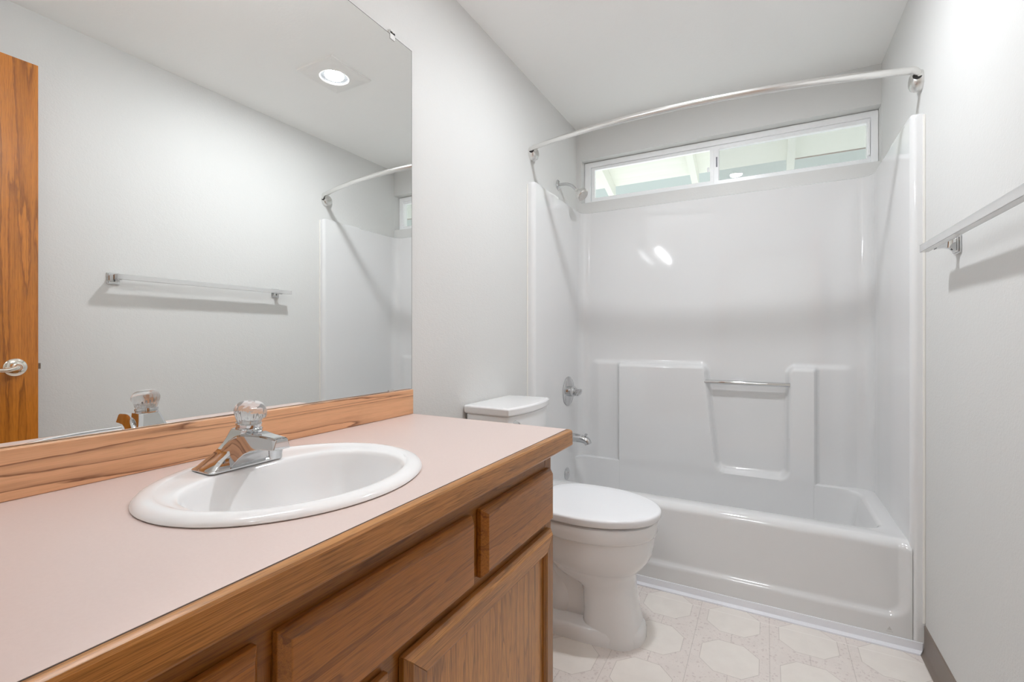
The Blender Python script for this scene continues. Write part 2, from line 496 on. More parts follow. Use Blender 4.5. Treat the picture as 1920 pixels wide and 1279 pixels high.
obj('edge_board', bm, M_BROWN, er, smooth=0)
for xr in (-0.005, 0.600, 1.180, 1.785):
    bm = B()
    h = 0.098
    pr = [(0.805, ez(0.805)-0.001), (1.5, ez(1.5)-0.001), (1.5, ez(1.5)-h), (0.805, ez(0.805)-h)]
    loft(bm, [[(xr-0.021, p[0], p[1]) for p in pr], [(xr+0.021, p[0], p[1]) for p in pr]])
    obj('rafter', bm, M_RAFTER, er, smooth=0)
gd = obj('yard_ground', boxb(-9, 10, 0.83, 16, -0.4, -0.3), M_FENCE, smooth=0); gd['kind'] = 'structure'

# ------------------------------------------------------------------ tub and surround, one fiberglass unit
tr = thing('bathtub', 'white one-piece fiberglass bathtub with three surround walls under the window', 'bathtub', (0.76, 0.0, 0.0))
XL, XR, YB, RC, ZT = 0.040, 1.482, 0.655, 0.058, 1.842
def rbox(px, pz, x0, x1, z0, z1, r):
    cx, cz = (x0+x1)/2, (z0+z1)/2
    qx, qz = abs(px-cx)-(x1-x0)/2+r, abs(pz-cz)-(z1-z0)/2+r
    return math.hypot(max(qx, 0), max(qz, 0)) + min(max(qx, qz), 0) - r
def depth(x, z):
    """how far the back wall bulges into the tub"""
    y = 0.0
    side = sst(0.10, 0.16, x)*(1-sst(1.36, 1.43, x))
    pan = rbox(x, z, 0.283, 1.258, -0.5, 0.932, 0.012)
    # pocket with a slanted left side, open at the top
    sh = 0.050*(0.845-z)/0.458
    xl = 0.764 + max(-0.004, sh)
    poc = rbox(x, z, xl, 1.142 - max(0, sh)*0.10, 0.380, 1.6, 0.042)
    # flared round shoulders where the pocket meets the shelf
    k = max(0.0, 1-(0.935-z)/0.040) if z < 0.935 else 1.0
    poc -= 0.022*k*k
    a = 1-sst(-0.013, 0.011, pan)
    b = sst(-0.016, 0.010, poc)
    y += 0.010*(1-sst(0.922, 0.952, z))*side*b
    y += 0.045*a*b
    return y - 0.0045*(1-sst(0.33, 0.40, z))*a
def yback(z): return YB + 0.022*sst(0.93, 1.9, z)
zs = [0.10 + i*0.0075 for i in range(int((ZT-0.10)/0.0075)+1)] + [ZT]
bm = B(); rings = []
def section(z):
    yb = yback(z); P = []
    ns = 10
    for i in range(ns): P.append((XL, 0.012 + (yb-RC-0.012)*i/ns))
    for i in range(9):
        a = PI - (PI/2)*i/8
        P.append((XL+RC+RC*math.cos(a), yb-RC+RC*math.sin(a)))
    nb = 215; x0, x1 = XL+RC, XR-RC
    for i in range(1, nb):
        x = x0 + (x1-x0)*i/nb
        P.append((x, yb-depth(x, z)))
    for i in range(9):
        a = PI/2 - (PI/2)*i/8
        P.append((XR-RC+RC*math.cos(a), yb-RC+RC*math.sin(a)))
    for i in range(1, ns+1): P.append((XR, yb-RC-(yb-RC-0.012)*i/ns))
    return P
for z in zs: rings.append([(p[0], p[1], z) for p in section(z)])
top = section(ZT)
def grow(p, g, z):
    x, y = p
    cx = min(max(x, XL+RC), XR-RC); cy = min(y, yback(ZT)-RC)
    dx, dy = x-cx, y-cy
    L = math.hypot(dx, dy) or 1
    return (min(max(x+dx/L*g, 0.001), W-0.001), min(y+dy/L*g, D-0.0005), z)
rings.append([grow(p, 0.006, ZT+0.004) for p in top])
rings.append([grow(p, 0.040, ZT+0.005) for p in top])
loft(bm, rings, False, False, closed=False)
obj('surround_wall', bm, M_ACR, tr, smooth=50, normals=False)
# front flange columns, rounded toward the tub
for side, nm in ((0, 'l'), (1, 'r')):
    bm = B(); P = []
    for (x, y) in [(0.001, 0.30), (0.001, -0.002), (0.020, -0.003)]: P.append((x, y))
    for i in range(1, 9):
        a = -PI/2 + (PI/2)*i/8
        P.append((0.020+0.021*math.cos(a), 0.018+0.021*math.sin(a)))
    P.append((0.041, 0.30))
    if side: P = [(W-p[0]*0.95, p[1]) for p in P][::-1]
    R = [[(p[0], p[1], z) for p in P] for z in (0.0, 0.4, 0.8, 1.2, 1.6, 1.835)]
    cxm = sum(p[0] for p in P)/len(P)
    R.append([(p[0], p[1]+0.0012*(1 if p[1] < 0.02 else 0), 1.845) for p in P])
    R.append([(cxm+(p[0]-cxm)*0.86, max(p[1], 0.004), 1.850) for p in P])
    loft(bm, R, True, True)
    obj('flange', bm, M_ACR, tr, smooth=40)
# tub: deck, basin
bm = B()
def basin_ring(ins, z, r, back=None):
    return rrect(0.034+ins*0.04, 1.428-ins, 0.098+ins*0.6, 0.606, r, z, 10)
outer = rrect(0.028, 1.490, 0.046, 0.662, 0.012, 0.367, 10)
R = [outer]
R += [rrect(0.034, 1.433, 0.094, 0.609, 0.075, 0.368, 10),
      basin_ring(0.000, 0.366, 0.080), basin_ring(0.006, 0.361, 0.080), basin_ring(0.010, 0.352, 0.080),
      basin_ring(0.022, 0.28, 0.085), basin_ring(0.050, 0.15, 0.095), basin_ring(0.070, 0.095, 0.10), basin_ring(0.10, 0.070, 0.10), basin_ring(0.16, 0.062, 0.08)]
loft(bm, R, False, True)
obj('tub_basin', bm, M_ACR, tr, smooth=40)
# apron with its rounded recessed panel
bm = B()
nx, nz = 150, 60; ZD = 0.367
ring = []
for j in range(nz+1):
    z = 0.002 + 0.325*j/44 if j <= 44 else ZD-0.040+0.040*math.sin((j-44)/(nz-44)*PI/2)
    row = []
    for i in range(nx+1):
        x = 0.034 + (1.486-0.034)*i/nx
        d = rbox(x, z, -0.4, 1.471, 0.103, 0.9, 0.060)
        y = 0.014*(1-sst(-0.014, 0.006, d))
        rr_ = 0.032
        if z > ZD-rr_: y += (rr_ - math.sqrt(max(0.0, rr_*rr_-(z-ZD+rr_)**2)))*(0.0465-y)/rr_
        row.append((x, y-0.0005, z))
    ring.append(row)
loft(bm, ring, False, False, closed=False)
obj('apron', bm, M_ACR, tr, smooth=60, normals=False)
bm = B()
for pts in ([(1.4165, 0.0535), (1.4305, 0.0535), (1.4235, 0.0665)], [(1.4140, 0.0475), (1.4330, 0.0475), (1.4330, 0.0495), (1.4140, 0.0495)]):
    f0 = [bm.verts.new((p[0], -0.0009, p[1])) for p in pts]; f1 = [bm.verts.new((p[0], -0.0004, p[1])) for p in pts]
    bm.faces.new(f0); n_ = len(pts)
    for i in range(n_): bm.faces.new((f0[i], f0[(i+1) % n_], f1[(i+1) % n_], f1[i]))
o = obj('maker_mark', bm, mat('grey_moulded_mark', lin(196, 194, 192), 0.3)[0], tr, smooth=0); o['label'] = 'faint grey triangle mark moulded low on the apron'
# chrome grab bar across the pocket
bm = B(); tube(bm, [(0.752, 0.610, 0.845), (1.146, 0.610, 0.845)], 0.0105, 20)
o = obj('grab_bar', bm, M_CHROME, tr); o['label'] = 'chrome grab bar across the moulded pocket'
# overflow plate
bm = B(); lathe(bm, [(0.034, 0), (0.034, 0.004), (0.030, 0.008), (0.012, 0.011), (0.001, 0.011)], (0.0405, 0.420, 0.303), (1, 0, 0.0), 28)
lathe(bm, [(0.004, 0.009), (0.004, 0.013), (0.001, 0.0135)], (0.0405, 0.420, 0.309), (1, 0, 0.1), 10)
o = obj('overflow_plate', bm, M_CHROME, tr); o['label'] = 'round chrome overflow plate'
# caulk lines along the flange
for x0, x1 in ((W-0.0075, W-0.0001), (0.0001, 0.0065)):
    bm = B(); box(bm, x0, x1, -0.0062, -0.0022, 0.104, 1.842)
    obj('caulk_bead', bm, M_CAULK, tr, bevel=0.0015)

# ------------------------------------------------------------------ tub fittings
YF = 0.445
v = thing('shower_valve', 'round chrome shower valve with lever on the left surround wall', 'shower valve', (XL, YF, 0.772))
bm = B(); lathe(bm, [(0.084, 0.0), (0.084, 0.002), (0.080, 0.005), (0.055, 0.009), (0.032, 0.011), (0.03, 0.011)], (XL+0.001, YF, 0.772), (1, 0, 0), 48)
obj('escutcheon', bm, M_CHROME, v)
bm = B(); lathe(bm, [(0.030, 0.009), (0.030, 0.036), (0.027, 0.040), (0.020, 0.041), (0.020, 0.050), (0.001, 0.050)], (XL+0.001, YF, 0.772), (1, 0, 0), 32)
obj('valve_body', bm, M_CHROME, v)
bm = B()
pts = spline([(XL+0.044, YF, 0.768), (XL+0.062, YF-0.012, 0.765), (XL+0.080, YF-0.022, 0.777), (XL+0.094, YF-0.030, 0.788)], 5)
tube(bm, pts, [0.016+0.004*math.sin(PI*i/(len(pts)-1)) - 0.012*(i/(len(pts)-1))**2 for i in range(len(pts))], 16)
obj('lever', bm, M_CHROME, v)

s = thing('tub_spout', 'chrome tub spout with diverter knob below the shower valve', 'tub spout', (XL, YF, 0.505))
bm = B()
pts = spline([(XL+0.001, YF, 0.508), (XL+0.05, YF, 0.508), (XL+0.085, YF, 0.505), (XL+0.112, YF, 0.496), (XL+0.122, YF, 0.478)], 6)
rad = [0.026-0.006*min(1, i/(len(pts)-1)) for i in range(len(pts))]
tube(bm, pts, rad, 24)
lathe(bm, [(0.030, 0), (0.030, 0.008), (0.027, 0.012)], (XL+0.001, YF, 0.508), (1, 0, 0), 28)
obj('spout_body', bm, M_CHROME, s)
bm = B(); lathe(bm, [(0.0035, 0), (0.0035, 0.014), (0.008, 0.016), (0.009, 0.022), (0.006, 0.025)], (XL+0.108, YF, 0.512), (0, 0, 1), 18)
obj('diverter_knob', bm, M_CHROME, s)

sh = thing('showerhead', 'small chrome shower head on bent arm above the left surround wall', 'shower head', (0, 0.39, 1.949))
bm = B(); lathe(bm, [(0.029, 0.0), (0.029, 0.002), (0.024, 0.008), (0.012, 0.012), (0.011, 0.012)], (0.0005, 0.39, 1.949), (1, 0, 0), 32)
obj('arm_flange', bm, M_CHROME, sh)
bm = B(); tube(bm, spline([(0.005, 0.39, 1.949), (0.045, 0.39, 1.948), (0.078, 0.39, 1.936), (0.105, 0.39, 1.912), (0.116, 0.39, 1.902)], 6), 0.0085, 16)
obj('shower_arm', bm, M_CHROME, sh)
bm = B()
ax = Vector((0.70, -0.12, -0.70)).normalized(); o0 = Vector((0.112, 0.39, 1.906))
lathe(bm, [(0.0, -0.002), (0.013, 0.0), (0.013, 0.012), (0.016, 0.016), (0.026, 0.028), (0.034, 0.036), (0.036, 0.044), (0.036, 0.056), (0.033, 0.060), (0.001, 0.060)], o0, ax, 36, False, False)
obj('spray_head', bm, M_SATIN, sh)
bm = B(); lathe(bm, [(0.030, 0.0605), (0.030, 0.0625), (0.001, 0.063)], o0, ax, 30)
d_, u_, w_ = frame_of(ax)
for rr, k in ((0.010, 6), (0.018, 12), (0.026, 18)):
    for i in range(k):
        a = 2*PI*i/k
        lathe(bm, [(0.0016, 0.062), (0.0013, 0.065)], o0 + (u_*math.cos(a)+w_*math.sin(a))*rr, ax, 6)
obj('spray_face', bm, M_SLOT if False else mat('nozzle_grey', lin(205, 203, 200), 0.35)[0], sh)

# ------------------------------------------------------------------ curved shower rod
rd = thing('shower_rod', 'curved satin metal shower curtain rod bowed over the tub', 'shower rod', (0.76, 0.0, 2.02))
def rp(t):
    x = 0.052 + (1.468-0.052)*t
    q = 1-(2*t-1)**2; y = 0.004 - 0.139*q
    z = 2.021 + (2.006-2.021)*t - 0.018*q
    return (x, y, z)
pl = [rp(i/40) for i in range(13)]; pr_ = [rp(i/40) for i in range(12, 41)]
L0 = [(0.012, 0.040, 2.008), (0.018, 0.018, 2.016), (0.031, 0.008, 2.021)]
R0 = [(W-0.031, 0.008, 2.005), (W-0.018, 0.018, 1.997), (W-0.012, 0.040, 1.984)]
bm = B(); tube(bm, spline(L0 + pl[::2], 4), 0.0115, 20)
tube(bm, spline(pr_[::2] + R0, 4), 0.0130, 20)
obj('rod', bm, M_SATIN, rd)
for x, sx, z in ((0.0005, 1, 2.006), (W-0.0005, -1, 1.980)):
    bm = B(); c = (x, 0.045, z)
    prof = [(0.036, 0), (0.036, 0.004), (0.035, 0.016), (0.031, 0.026), (0.022, 0.032), (0.012, 0.033), (0.001, 0.033)]
    lathe(bm, prof, c, (sx, 0, 0), 36)
    fo = obj('rod_flange', bm, M_SATIN, rd)
    bm = B(); lathe(bm, [(0.0132, 0.0), (0.0132, 0.0012), (0.001, 0.0012)], (x+sx*0.0175, 0.0125, z+0.006), (sx*0.10, -1, 0.25), 20)  # solid black disc paints the shade of the flange hollow
    so = obj('socket_shade', bm, M_DARK, fo)
    so['label'] = 'black disc standing for the shade in the rod flange socket'

# ------------------------------------------------------------------ toilet
TY = -0.382
t = thing('toilet', 'white two-piece toilet with closed lid between the vanity and the tub', 'toilet', (0.40, TY, 0.0))
bm = B()
# (z, xfront, xback, halfwidth, exponent)
secs = [(0.000, 0.650, 0.440, 0.108, 3.0), (0.050, 0.648, 0.445, 0.105, 3.0), (0.100, 0.636, 0.448, 0.100, 3.0), (0.150, 0.629, 0.444, 0.097, 2.9),
        (0.180, 0.626, 0.436, 0.097, 2.8), (0.196, 0.627, 0.400, 0.099, 2.6), (0.208, 0.628, 0.345, 0.102, 2.4), (0.222, 0.630, 0.320, 0.107, 2.35), (0.243, 0.640, 0.296, 0.118, 2.25), (0.247, 0.645, 0.292, 0.123, 2.25), (0.268, 0.662, 0.270, 0.139, 2.2),
        (0.290, 0.678, 0.255, 0.153, 2.15), (0.315, 0.688, 0.245, 0.163, 2.1), (0.345, 0.692, 0.240, 0.168, 2.1), (0.374, 0.693, 0.235, 0.170, 2.1),
        (0.379, 0.699, 0.230, 0.177, 2.1), (0.386, 0.703, 0.225, 0.181, 2.1), (0.418, 0.704, 0.220, 0.183, 2.1), (0.427, 0.700, 0.220, 0.179, 2.1), (0.431, 0.688, 0.225, 0.168, 2.1)]
loft(bm, [sell((f+b)/2, TY, (f-b)/2, w, z, 56, e) for z, f, b, w, e in secs])
# foot
foot = [(0.0, 0.664, 0.10, 0.122), (0.030, 0.664, 0.10, 0.122), (0.044, 0.660, 0.104, 0.118), (0.052, 0.650, 0.115, 0.108)]
loft(bm, [sell((f+b)/2, TY, (f-b)/2, w, z, 56, 2.7) for z, f, b, w in foot])
# rear deck that carries the tank
rear = [(0.26, 0.36, 0.16, 0.09), (0.30, 0.38, 0.10, 0.12), (0.35, 0.40, 0.05, 0.150), (0.40, 0.40, 0.03, 0.165), (0.412, 0.40, 0.035, 0.160)]
loft(bm, [sell((f+b)/2, TY, (f-b)/2, w, z, 40, 3.0) for z, f, b, w in rear])
# exposed trapway
tp = spline([(0.335, TY, 0.03), (0.360, TY, 0.085), (0.350, TY, 0.135), (0.300, TY, 0.180), (0.225, TY, 0.195), (0.165, TY, 0.140), (0.155, TY, 0.03)], 6)
tube(bm, tp, [0.060]*len(tp), 20)
loft(bm, [sell(0.31, TY, 0.19, 0.052, z, 40, 3.2) for z in (0.02, 0.10, 0.18, 0.27)])
obj('bowl', bm, M_PORC, t, smooth=45)
# seat and lid
def egg(x0, x1, hw, z, n=64):
    """lid outline: rounded egg front (x1), squarer back (x0)"""
    xm = x0 + (x1-x0)*0.44
    r = []
    for i in range(n):
        a = 2*PI*i/n; c, s_ = math.cos(a), math.sin(a)
        if c >= 0: x = xm + (x1-xm)*c**0.98; y = hw*math.copysign(abs(s_)**0.98, s_)
        else: x = xm + (xm-x0)*math.copysign(abs(c)**0.62, c); y = hw*math.copysign(abs(s_)**0.80, s_)
        r.append((x, TY+y, z))
    return r
bm = B(); loft(bm, [egg(0.270, 0.690, 0.170, 0.4318), egg(0.268, 0.695, 0.174, 0.4335), egg(0.268, 0.695, 0.174, 0.4370)])
obj('seat', bm, M_SEAT, t, smooth=50)
bm = B(); loft(bm, [egg(0.258, 0.706, 0.182, 0.4373), egg(0.255, 0.713, 0.187, 0.4395), egg(0.254, 0.716, 0.189, 0.4450), egg(0.254, 0.7165, 0.1895, 0.4590),
                    egg(0.255, 0.7150, 0.1885, 0.4630), egg(0.258, 0.711, 0.185, 0.4655), egg(0.264, 0.703, 0.178, 0.4668), egg(0.30, 0.66, 0.14, 0.4676), egg(0.36, 0.58, 0.07, 0.468)])
obj('seat_lid', bm, M_SEAT, t, smooth=60)
for sy in (-1, 1):
    bm = B(); lathe(bm, [(0.013, -0.025), (0.014, -0.02), (0.014, 0.02), (0.013, 0.025)], (0.246, TY+sy*0.075, 0.4455), (0, 1, 0), 18)
    obj('seat_hinge', bm, M_SEAT, t)
# tank: tapered, bowed front
def tank_ring(x0, x1, hb, hf, bow, z, cham=0.018, n=14):
    r = [(x0, TY-hb, z)]
    r.append((x1-cham, TY-hf, z))
    for i in range(n+1):
        q = -1+2*i/n
        r.append((x1 + bow*(1-q*q), TY+q*(hf-cham*0.35), z))
    r.append((x1-cham, TY+hf, z)); r.append((x0, TY+hb, z))
    return r
bm = B()
loft(bm, [tank_ring(0.022, 0.165, 0.150, 0.155, 0.012, 0.412), tank_ring(0.018, 0.185, 0.160, 0.168, 0.018, 0.46), tank_ring(0.014, 0.196, 0.168, 0.178, 0.022, 0.62), tank_ring(0.012, 0.200, 0.172, 0.182, 0.024, 0.785)])
obj('tank', bm, M_PORC, t, smooth=40, bevel=0.006)
bm = B()
loft(bm, [tank_ring(0.010, 0.200, 0.172, 0.184, 0.024, 0.784), tank_ring(0.005, 0.207, 0.178, 0.190, 0.026, 0.789), tank_ring(0.004, 0.208, 0.180, 0.192, 0.026, 0.812), tank_ring(0.008, 0.203, 0.176, 0.187, 0.025, 0.8175), tank_ring(0.018, 0.19, 0.165, 0.172, 0.023, 0.8180)])
obj('tank_lid', bm, M_PORC, t, smooth=40, bevel=0.004)
bm = B()
lathe(bm, [(0.012, 0), (0.012, 0.006), (0.008, 0.009), (0.007, 0.020), (0.001, 0.021)], (0.204, TY-0.135, 0.755), (1, 0, 0), 20)
tube(bm, spline([(0.222, TY-0.135, 0.755), (0.228, TY-0.150, 0.757), (0.230, TY-0.170, 0.762)], 5), [0.008, 0.008, 0.008, 0.008, 0.008, 0.008, 0.0085, 0.009, 0.0095, 0.010, 0.0105], 14)
o = obj('flush_lever', bm, M_CHROME, t); o['label'] = 'chrome flush lever'

# ------------------------------------------------------------------ vanity
VY0, VY1 = -2.135, -0.916
vc = thing('vanity_cabinet', 'brown oak vanity cabinet with flat drawer fronts and framed doors under the pink counter', 'cabinet', (0.27, -1.52, 0.0))
bm = B()
box(bm, 0.002, 0.510, VY0, VY0+0.016, 0.09, 0.784); box(bm, 0.002, 0.510, VY1-0.016, VY1, 0.0, 0.784)
box(bm, 0.002, 0.510, VY0+0.016, VY1-0.016, 0.09, 0.106); box(bm, 0.455, 0.468, VY0, VY1-0.016, 0.0, 0.09)
box(bm, 0.002, 0.010, VY0+0.016, VY1-0.016, 0.106, 0.784)
obj('cabinet_body', bm, M_OAK_Z, vc, smooth=0)
# face frame: rails and stiles
bm = B()
FX0, FX1 = 0.510, 0.530
box(bm, FX0, FX1, VY0, VY1-0.036, 0.700, 0.784)          # top rail
obj('top_rail', bm, M_OAK_Y, vc, smooth=0)
bm = B(); box(bm, FX0, FX1, VY0, VY1-0.036, 0.560, 0.630); box(bm, FX0, FX1, VY0, VY1-0.036, 0.09, 0.130)
obj('lower_rail', bm, M_OAK_Y, vc, smooth=0)
for y0, y1 in ((VY1-0.036, VY1), (-1.345, -1.245), (-1.790, -1.690), (VY0, VY0+0.05)):
    bm = B()
    if y1 == VY1: box(bm, FX0, FX1+0.0006, y0, y1, 0.09, 0.784)
    else: box(bm, FX0, FX1-0.0005, y0, y1, 0.630, 0.700)
    obj('stile', bm, M_OAK_Z, vc, smooth=0)
bm = B(); box(bm, FX0, FX1-0.0005, -1.56, -1.49, 0.13, 0.560); obj('stile', bm, M_OAK_Z, vc, smooth=0)
bm = B(); box(bm, FX0, FX1-0.0005, VY0, VY0+0.05, 0.13, 0.560); obj('stile', bm, M_OAK_Z, vc, smooth=0)
# drawer fronts with chamfered edges
def chamfer_front(x0, x1, y0, y1, z0, z1, c=0.012, d=0.010):
    bm = B()
    R = [[(x0, y0, z0), (x0, y1, z0), (x0, y1, z1), (x0, y0, z1)],
         [(x1-d, y0, z0), (x1-d, y1, z0), (x1-d, y1, z1), (x1-d, y0, z1)],
         [(x1, y0+c, z0+c), (x1, y1-c, z0+c), (x1, y1-c, z1-c), (x1, y0+c, z1-c)]]
    loft(bm, R); return bm
for i, (y0, y1) in enumerate(((-1.283, -0.940), (-1.728, -1.316), (-2.115, -1.752))):
    obj('drawer_front', chamfer_front(0.531, 0.553, y0, y1, 0.598, 0.736, 0.011, 0.013), M_OAK_FRONT, vc, smooth=0, bevel=0.0012)
# doors
for y0, y1, hy in ((-1.512, -0.938, VY1), (-2.112, -1.546, None)):
    z0, z1 = 0.100, 0.576
    e = 0.036
    dr = bpy.data.objects.new('door', None); COL.objects.link(dr); dr.parent = vc
    dr.location = Vector((0.54, (y0+y1)/2, (z0+z1)/2)) - vc.location
    fw = 0.052
    prof = [(0.0, 0.5312), (0.0, 0.5415), (0.011, 0.5520), (0.044, 0.5520), (0.049, 0.5490), (fw, 0.5440), (fw, 0.5312)]
    C4 = [(y0, z0), (y1, z0), (y1, z1), (y0, z1)]; D4 = [(1, 1), (-1, 1), (-1, -1), (1, -1)]
    for k, (nm, mm) in enumerate((('door_rail', M_OAK_EDGE), ('door_stile', M_OAK_Z), ('door_rail', M_OAK_EDGE), ('door_stile', M_OAK_Z))):
        j = (k+1) % 4; bm = B()
        loft(bm, [[(px, C4[q][0]+D4[q][0]*d_, C4[q][1]+D4[q][1]*d_) for d_, px in prof] for q in (k, j)])
        obj(nm, bm, mm, dr, smooth=0, bevel=0.0012, bseg=2)
    bm = B(); box(bm, 0.533, 0.5405, y0+fw-0.004, y1-fw+0.004, z0+fw-0.004, z1-fw+0.004)
    obj('door_panel', bm, M_OAK_PANEL, dr, smooth=0)
    if hy is not None:
        bm = B(); lathe(bm, [(0.0045, 0), (0.0045, 0.045)], (0.541, y1+0.0035, 0.478), (0, 0, 1), 12)
        box(bm, 0.5305, 0.534, y1+0.002, y1+0.018, 0.480, 0.521)
        h = obj('hinge', bm, mat('brass_dark_hinge', (0.25, 0.2, 0.14, 1), 0.35, 1.0)[0], dr)

# countertop
SXC, SYC, SA, SB = 0.296, -1.520, 0.2125, 0.2385     # sink centre, half-axes in x, y
ct = thing('countertop', 'pale pink laminate countertop with an oak front edge', 'countertop', (0.28, -1.5, 0.785))
CX1, CY0, CY1, CZ = 0.5615, -2.148, -0.878, 0.830
bm = B()
angs = sorted([2*PI*i/96 for i in range(96)] + [math.atan2(y-SYC, x-SXC) % (2*PI) for x in (0.002, CX1) for y in (CY0, CY1)])
def hitrect(a):
    c, s_ = math.cos(a), math.sin(a); tt = 1e9
    for lim, d0, dd in ((CX1, SXC, c), (0.002, SXC, c)):
        if abs(dd) > 1e-9:
            q = (lim-d0)/dd
            if q > 0: tt = min(tt, q)
    for lim, d0, dd in ((CY1, SYC, s_), (CY0, SYC, s_)):
        if abs(dd) > 1e-9:
            q = (lim-d0)/dd
            if q > 0: tt = min(tt, q)
    return (SXC+c*tt, SYC+s_*tt)
inn = [(SXC+(SA-0.022)*math.cos(a), SYC+(SB-0.022)*math.sin(a)) for a in angs]
out_ = [hitrect(a) for a in angs]
loft(bm, [[(p[0], p[1], CZ-0.036) for p in inn], [(p[0], p[1], CZ) for p in inn], [(p[0], p[1], CZ) for p in out_], [(p[0], p[1], CZ-0.036) for p in out_], [(p[0], p[1], CZ-0.036) for p in inn]], False, False)
obj('laminate_top', bm, M_LAM, ct, smooth=0)
# dark glue line and oak edge, front and end
bm = B(); box(bm, CX1, CX1+0.0016, CY0, CY1, CZ-0.03, CZ-0.0003); box(bm, 0.002, CX1+0.0016, CY1, CY1+0.0010, CZ-0.03, CZ-0.0003)
obj('glue_line', bm, mat('dark_glue_line', lin(58, 44, 36), 0.7)[0], ct, smooth=0)
bm = B()
def edge_prof(o): return [(0.0, 0.7850), (0.0, 0.8295), (0.0050, 0.8295), (0.0105, 0.8270), (0.0128, 0.8235), (0.0135, 0.7885), (0.0110, 0.7850)]
pr = edge_prof(0); x0 = CX1+0.0016; y1 = CY1+0.0010
k = 0.45
loft(bm, [[(x0+p[0], CY0, p[1]) for p in pr], [(x0+p[0], y1+p[0]*k, p[1]) for p in pr], [(0.003, y1+p[0]*k, p[1]) for p in pr]])
obj('oak_edge', bm, M_OAK_EDGE, ct, smooth=25)

# backsplash board
bs = obj('backsplash', boxb(0.0015, 0.0215, CY0, -0.878, 0.8302, 0.9105), M_OAK_SPLASH, loc=(0.0115, -1.51, 0.8302), smooth=0, bevel=0.002)
tag(bs, 'oak backsplash board with dark grain lines below the mirror', 'backsplash')

# sink
sk = thing('sink', 'white oval drop-in sink set in the pink countertop', 'sink', (SXC, SYC, 0.8305))
BXC, BYC, BA, BBY = 0.341, -1.531, 0.139, 0.183
def srs(f, z):   # outer ring scaled by inset f (m)
    return sell(SXC, SYC, SA-f, SB-f, z, 96)
def brs(f, z, e=2.1):
    return sell(BXC+f*0.10, BYC, BA-f, BBY-f, z, 96, e, 2.6)
Z = 0.8305
def blend(a, b, q): return [tuple(Vector(p)*(1-q)+Vector(r)*q) for p, r in zip(a, b)]
bm = B()
rb = brs(-0.012, Z+0.0108)
R = [srs(0.0015, Z+0.0003), srs(0.0, Z+0.0018), srs(0.0010, Z+0.0044), srs(0.0040, Z+0.0076), srs(0.0090, Z+0.0102), srs(0.015, Z+0.0120), srs(0.021, Z+0.0127), srs(0.0265, Z+0.0127),
     srs(0.0285, Z+0.0122), srs(0.0300, Z+0.0118), blend(srs(0.031, Z+0.0117), rb, 0.45), blend(srs(0.031, Z+0.0115), rb, 0.8),
     brs(-0.010, Z+0.0107), brs(-0.004, Z+0.0102), brs(0.000, Z+0.0080), brs(0.003, Z+0.002), brs(0.010, Z-0.020), brs(0.020, Z-0.050), brs(0.036, Z-0.085), brs(0.060, Z-0.115), brs(0.090, Z-0.130), brs(0.118, Z-0.136)]
loft(bm, R, False, True)
obj('basin', bm, M_PORC, sk, smooth=60)
bm = B(); lathe(bm, [(0.026, 0), (0.026, 0.003), (0.020, 0.004), (0.016, 0.001), (0.001, 0.001)], (BXC+0.012, BYC, Z-0.1362), (0, 0, 1), 28)
o = obj('drain', bm, M_CHROME, sk); o['label'] = 'chrome drain'

# faucet
FXC, FYC, FZ = 0.168, -1.547, Z+0.0125
fc = thing('faucet', 'chrome single-handle faucet with clear ribbed knob on the sink', 'faucet', (FXC, FYC, FZ))
bm = B()
def frect(xa, xb, hy, z, ch=0.006, dx=0.0):
    x0, x1 = FXC+xa+dx, FXC+xb+dx
    return [(x0+ch, FYC-hy, z), (x1-ch, FYC-hy, z), (x1, FYC-hy+ch, z), (x1, FYC+hy-ch, z), (x1-ch, FYC+hy, z), (x0+ch, FYC+hy, z), (x0, FYC+hy-ch, z), (x0, FYC-hy+ch, z)]
R = [frect(-0.034, 0.033, 0.070, FZ+0.0), frect(-0.034, 0.033, 0.070, FZ+0.003), frect(-0.030, 0.030, 0.065, FZ+0.006), frect(-0.025, 0.026, 0.050, FZ+0.0185),
     frect(-0.023, 0.027, 0.0405, FZ+0.0250), frect(-0.018, 0.031, 0.0325, FZ+0.034), frect(-0.012, 0.036, 0.0275, FZ+0.044), frect(-0.006, 0.041, 0.0240, FZ+0.055), frect(0.000, 0.046, 0.0215, FZ+0.066), frect(0.003, 0.047, 0.0205, FZ+0.0705)]
loft(bm, R)
obj('faucet_body', bm, M_CHROME, fc, smooth=28, bevel=0.0012, bseg=2)
# spout: tapering box with an arched underside and a squared nose
bm = B()
def sp(x, hw, zb, zt, ch=0.003):
    X = FXC+x
    return [(X, FYC-hw, zb), (X, FYC+hw, zb), (X, FYC+hw-0.005, zt-ch), (X, FYC+hw-0.005-ch, zt), (X, FYC-hw+0.005+ch, zt), (X, FYC-hw+0.005, zt-ch)]
R = [sp(-0.006, 0.0400, FZ+0.003, FZ+0.030), sp(0.006, 0.0390, FZ+0.003, FZ+0.042), sp(0.018, 0.0375, FZ+0.003, FZ+0.052), sp(0.029, 0.0350, FZ+0.003, FZ+0.059), sp(0.037, 0.0325, FZ+0.011, FZ+0.062), sp(0.046, 0.0298, FZ+0.0205, FZ+0.0635), sp(0.056, 0.0268, FZ+0.0290, FZ+0.0640), sp(0.070, 0.0230, FZ+0.0355, FZ+0.0640), sp(0.088, 0.0195, FZ+0.0395, FZ+0.0635), sp(0.106, 0.0185, FZ+0.0408, FZ+0.0625), sp(0.124, 0.0172, FZ+0.0412, FZ+0.0612), sp(0.1255, 0.0165, FZ+0.0420, FZ+0.0604)]
loft(bm, R)
obj('spout', bm, M_CHROME, fc, smooth=28, bevel=0.0014, bseg=2)
